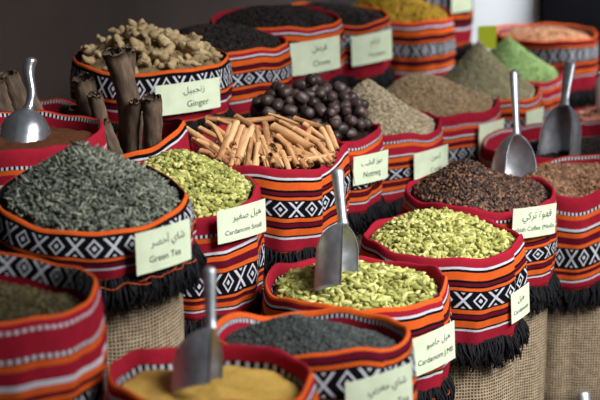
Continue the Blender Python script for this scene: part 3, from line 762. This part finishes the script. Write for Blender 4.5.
# large bark pieces
barks = []
BL = 'rough grey brown roll of bark standing upright in front of the ginger'
def bark(p0, p1, r, seed, label, roll=.6):
    a, b = Vector(p0), Vector(p1); L = (b-a).length
    o = link_mesh('bark_roll', *quill(L, r, seed, 1.3, .005, 16, .035, .70, 4.0, .35), M_BARK)
    o.location = (a+b)/2; o.rotation_euler = (b-a).to_track_quat('X', 'Z').to_euler()
    o.matrix_world = Matrix.Translation((a+b)/2) @ (b-a).to_track_quat('X', 'Z').to_matrix().to_4x4() @ Matrix.Rotation(roll, 4, 'X')
    tag(o, label, 'bark')
sS = SK['St']; zz = sS.Z
for (x0, y0, x1, y1, dz, r, lb) in (
    (127, 160, 113, 52, .04, .029, 'tallest roll of bark, leaning left in front of the ginger'),
    (135, 160, 127, 50, .11, .020, 'slim tall roll of bark just right of the tallest one'),
    (96, 165, 83, 78, .06, .028, 'thick roll of bark left of the tallest one'),
    (97, 165, 94, 94, -.02, .019, 'short pale roll of bark in front of the thick left one'),
    (122, 170, 103, 122, -.05, .017, 'bark stick leaning left between the short pale roll and the tallest one'),
    (134, 165, 136, 101, -.02, .016, 'short roll of bark with a ragged top beside the open ended roll'),
    (151, 165, 152, 97, -.02, .022, 'roll of bark with a round open end below the ginger card'),
    (66, 155, 66, 108, .10, .018, 'short bark piece behind the brown powder'),
    (78, 155, 75, 108, .04, .014, 'thin bark piece behind the brown powder, right of the short one')):
    bark(at(x0, y0, zz+dz), at(x1, y1, zz+dz-(y0-y1)*zz/2000*.42), r, x0, lb)
heap_base(sS, 'bark_layer', heap_surface(sS, .0, .05), powder_mat('bark crumbs', [(40, 30, 24), (78, 60, 46)], 50), 'bark crumbs under the upright rolls', 'bark', .006, 8)
sZ = SK['Z']; zz = sZ.Z
for (x0, y0, x1, y1, dz, r, lb) in ((25, 125, 8, 74, .0, .026, 'dark bark roll leaning left behind the shiny scoop'), (8, 128, -6, 82, -.03, .026, 'dark bark roll at the left edge of the photo'),
        (40, 128, 22, 88, .04, .018, 'thin dark bark roll right behind the scoop handle'), (-4, 125, -16, 76, .05, .028, 'dark bark roll just outside the left edge')):
    bark(at(x0, y0, zz+dz), at(x1, y1, zz+dz-(y0-y1)*zz/2000*.42), r, x0+50, lb)
heap_base(sZ, 'bark_layer', heap_surface(sZ, .0, .04), powder_mat('dark crumbs', [(30, 22, 18), (60, 46, 36)], 50), 'bark crumbs in the corner sack', 'bark', .006, 9)
# ------------------------------------------------------------------ scoops
ZB = SK['B'].Z
scoop(at(343, 223, ZB-.03), at(341, 294, ZB-.06), at(337, 168, ZB+.0), (.93, -.37, 0), .060, 'dull metal scoop standing upright in the cardamom pods', hand=(.0168, .015), taper=.4, depth=1.35)
ZD = SK['D'].Z
scoop(at(211, 328, ZD), at(209, 394, ZD-.03), at(209, 266, ZD+.02), (.98, -.19, .0), .050, 'metal scoop standing in the yellow powder, nearest of all', hand=(.0145, .0125), taper=.54, depth=1.5, off=.2)
ZR = SK['R'].Z
scoop(at(28, 108, ZR), at(24, 152, ZR-.04), at(32, 57, ZR+.02), (-.1, .9, .25), .064, 'shiny scoop with a round back and a curled handle, at the left', hand=(.016, .017), taper=.55, bend=.006, alpha=104, depth=1.05, off=.5, mat=SHINY)
ZP = SK['P'].Z
scoop(at(517, 134, ZP-.02), at(513, 192, ZP-.05), at(514, 69, ZP+.03), (.66, -.75, .0), .074, 'metal scoop with a long straight handle behind the dark coffee', hand=(.0145, .0165), taper=.6)
ZQ = SK['Q'].Z
scoop(at(564, 104, ZQ-.02), at(557, 166, ZQ-.06), at(570, 62, ZQ+.04), (-.70, -.70, .0), .068, 'wide metal scoop in the sunken sack at the right', hand=(.014, .026), taper=.5, depth=1.5)
ZX = SK['Rb'].Z
scoop(at(590, 440, ZX), at(592, 480, ZX), at(583, 391, ZX+.03), (-.6, .7, 0), .05, 'scoop with only its pale handle tip showing in the bottom right corner', hand=(.015, .018))
# white jug in the right edge sack
sRa = SK['Ra']
def lathe(prof, seg=28):
    V = [(r*math.cos(2*PI*j/seg), r*math.sin(2*PI*j/seg), z) for r, z in prof for j in range(seg)]
    F = [tuple(x) for x in grid_faces(len(prof), seg)]
    F.append(tuple(range(seg))[::-1]); F.append(tuple(range((len(prof)-1)*seg, len(prof)*seg))); return V, F
PLAS = NT('white plastic').set(Base_Color=srgb(226, 228, 232), Roughness=.4).m
jp = at(608, 106, sRa.Z-.02)
jug = empty('plastic_jug', jp, 'white plastic jug standing in the half hidden sack at the right edge', 'jug')
link_mesh('jug_body', *lathe([(.040, -.02), (.044, .0), (.050, .08), (.046, .10), (.036, .115), (.038, .125), (.034, .125), (.032, .11), (.03, .02)]), PLAS, jug)
v, f = tube([(.047, 0, .085), (.07, 0, .08), (.078, 0, .05), (.068, 0, .02), (.045, 0, .015)], [.006]*5, 8); link_mesh('handle', v, f, PLAS, jug)
# yellow green price sign stuck between the far heaps
sL = SK['L']; YG = NT('yellow green card').set(Base_Color=srgb(196, 208, 30), Roughness=.6).m
def boxm(x0, x1, y0, y1, z0, z1):
    V = [(x, y, z) for z in (z0, z1) for x, y in ((x0, y0), (x1, y0), (x1, y1), (x0, y1))]
    return V, [(3, 2, 1, 0), (4, 5, 6, 7), (0, 1, 5, 4), (1, 2, 6, 5), (2, 3, 7, 6), (3, 0, 4, 7)]
yp = at(487, 38, 8.15)
ys = empty('card_sign', (yp.x, yp.y, yp.z-.20), 'yellow green card sign on a thin stick behind the khaki heap', 'sign')
ys.rotation_euler = (0, 0, .25)
link_mesh('sign_card', *boxm(-.040, .040, -.001, .001, .155, .25), YG, ys, smooth=False)
v, f = tube([(0, .003, -.1), (0, .003, .17)], [.003, .003], 6); link_mesh('stick', v, f, NT('pale stick').set(Base_Color=srgb(150, 120, 80), Roughness=.7).m, ys)
# ================================================================== SETTING
def structure(name, V, F, mat):
    o = link_mesh(name, V, F, mat, smooth=False); o['kind'] = 'structure'; return o
def wall_mat(name, c1, c2, rough=.7, spec=.25):
    k = NT(name); nz = k.noise(1.3, 5); n2 = k.noise(9, 4)
    k.set(Base_Color=k.ramp(k.math('ADD', k.math('MULTIPLY', nz, .7), k.math('MULTIPLY', n2, .3)), [(.3, srgb(*c1)), (.7, srgb(*c2))]), Roughness=rough)
    k.b.inputs['Specular IOR Level'].default_value = spec
    k.bump(n2, .15, .004); return k.m
dirv = Vector((1.36, 4.15, 0)).normalized(); nl = Vector((-dirv.y, dirv.x, 0))   # wall runs beside the back row
p_ = SK['Z'].c; w0 = Vector((p_.x, p_.y, 0)) + nl*.36
a = w0 - dirv*5.5; b = w0 + dirv*5.3
def slab(a, b, th, z0, z1):
    n = nl*th
    V = [(*q.xy, z) for z in (z0, z1) for q in (a, b, b+n, a+n)]
    return V, [(3, 2, 1, 0), (4, 5, 6, 7), (0, 1, 5, 4), (1, 2, 6, 5), (2, 3, 7, 6), (3, 0, 4, 7)]
structure('wall_left', *slab(a, b, .15, 0, 3.2), wall_mat('dark plaster', (50, 42, 39), (64, 55, 51)))
structure('floor', *boxm(-6, 9, -3, 16, -.1, 0), wall_mat('dark concrete', (60, 54, 48), (88, 80, 72), .8))
bw = at(510, 20, 10.4)
structure('wall_back', *boxm(-1.5, 7, bw.y, bw.y+.15, 0, 3.2), wall_mat('white painted wall', (218, 223, 228), (230, 233, 236), .6))
dk = at(541, 20, 10.3)
structure('trim_1', *boxm(dk.x, dk.x+1.8, dk.y-.06, dk.y+.1, .12, 2.6), wall_mat('black board', (8, 8, 10), (14, 14, 16), .9, 0.0))
# ================================================================== LIGHT
w = bpy.data.worlds.new('world'); SC.world = w; w.use_nodes = True
w.node_tree.nodes['Background'].inputs[0].default_value = (.80, .90, 1, 1); w.node_tree.nodes['Background'].inputs[1].default_value = .09
def area(name, loc, target, sx, sy, power, col=(1, 1, 1)):
    l = bpy.data.lights.new(name, 'AREA'); l.shape = 'RECTANGLE'; l.size = sx; l.size_y = sy; l.energy = power; l.color = col
    o = bpy.data.objects.new(name, l); COL.objects.link(o); o.location = loc
    o.rotation_euler = (Vector(target)-Vector(loc)).to_track_quat('-Z', 'Y').to_euler(); return o
key = area('daylight_opening', (2.7, 3.0, 3.8), (.60, 4.75, .8), 2.4, 2.0, 73, (.985, .99, 1)); key.data.spread = math.radians(66)
fl = area('back_row_fill', (3.3, 8.4, 3.0), (1.0, 8.7, .5), 1.4, 1.2, 32, (.97, .985, 1)); fl.data.spread = math.radians(60)  # added lamp, brightens the far sacks of the back row
wl = area('far_wall_fill', (1.75, bw.y-.55, 1.5), (1.6, bw.y, .25), .9, .3, 20, (.95, .98, 1)); wl.data.spread = math.radians(85)  # fill lamp added close to the white wall to brighten it
SC.view_settings.view_transform = 'Standard'; SC.view_settings.look = 'None'; SC.view_settings.exposure = 0; SC.view_settings.gamma = 1
SC.view_settings.use_curve_mapping = False
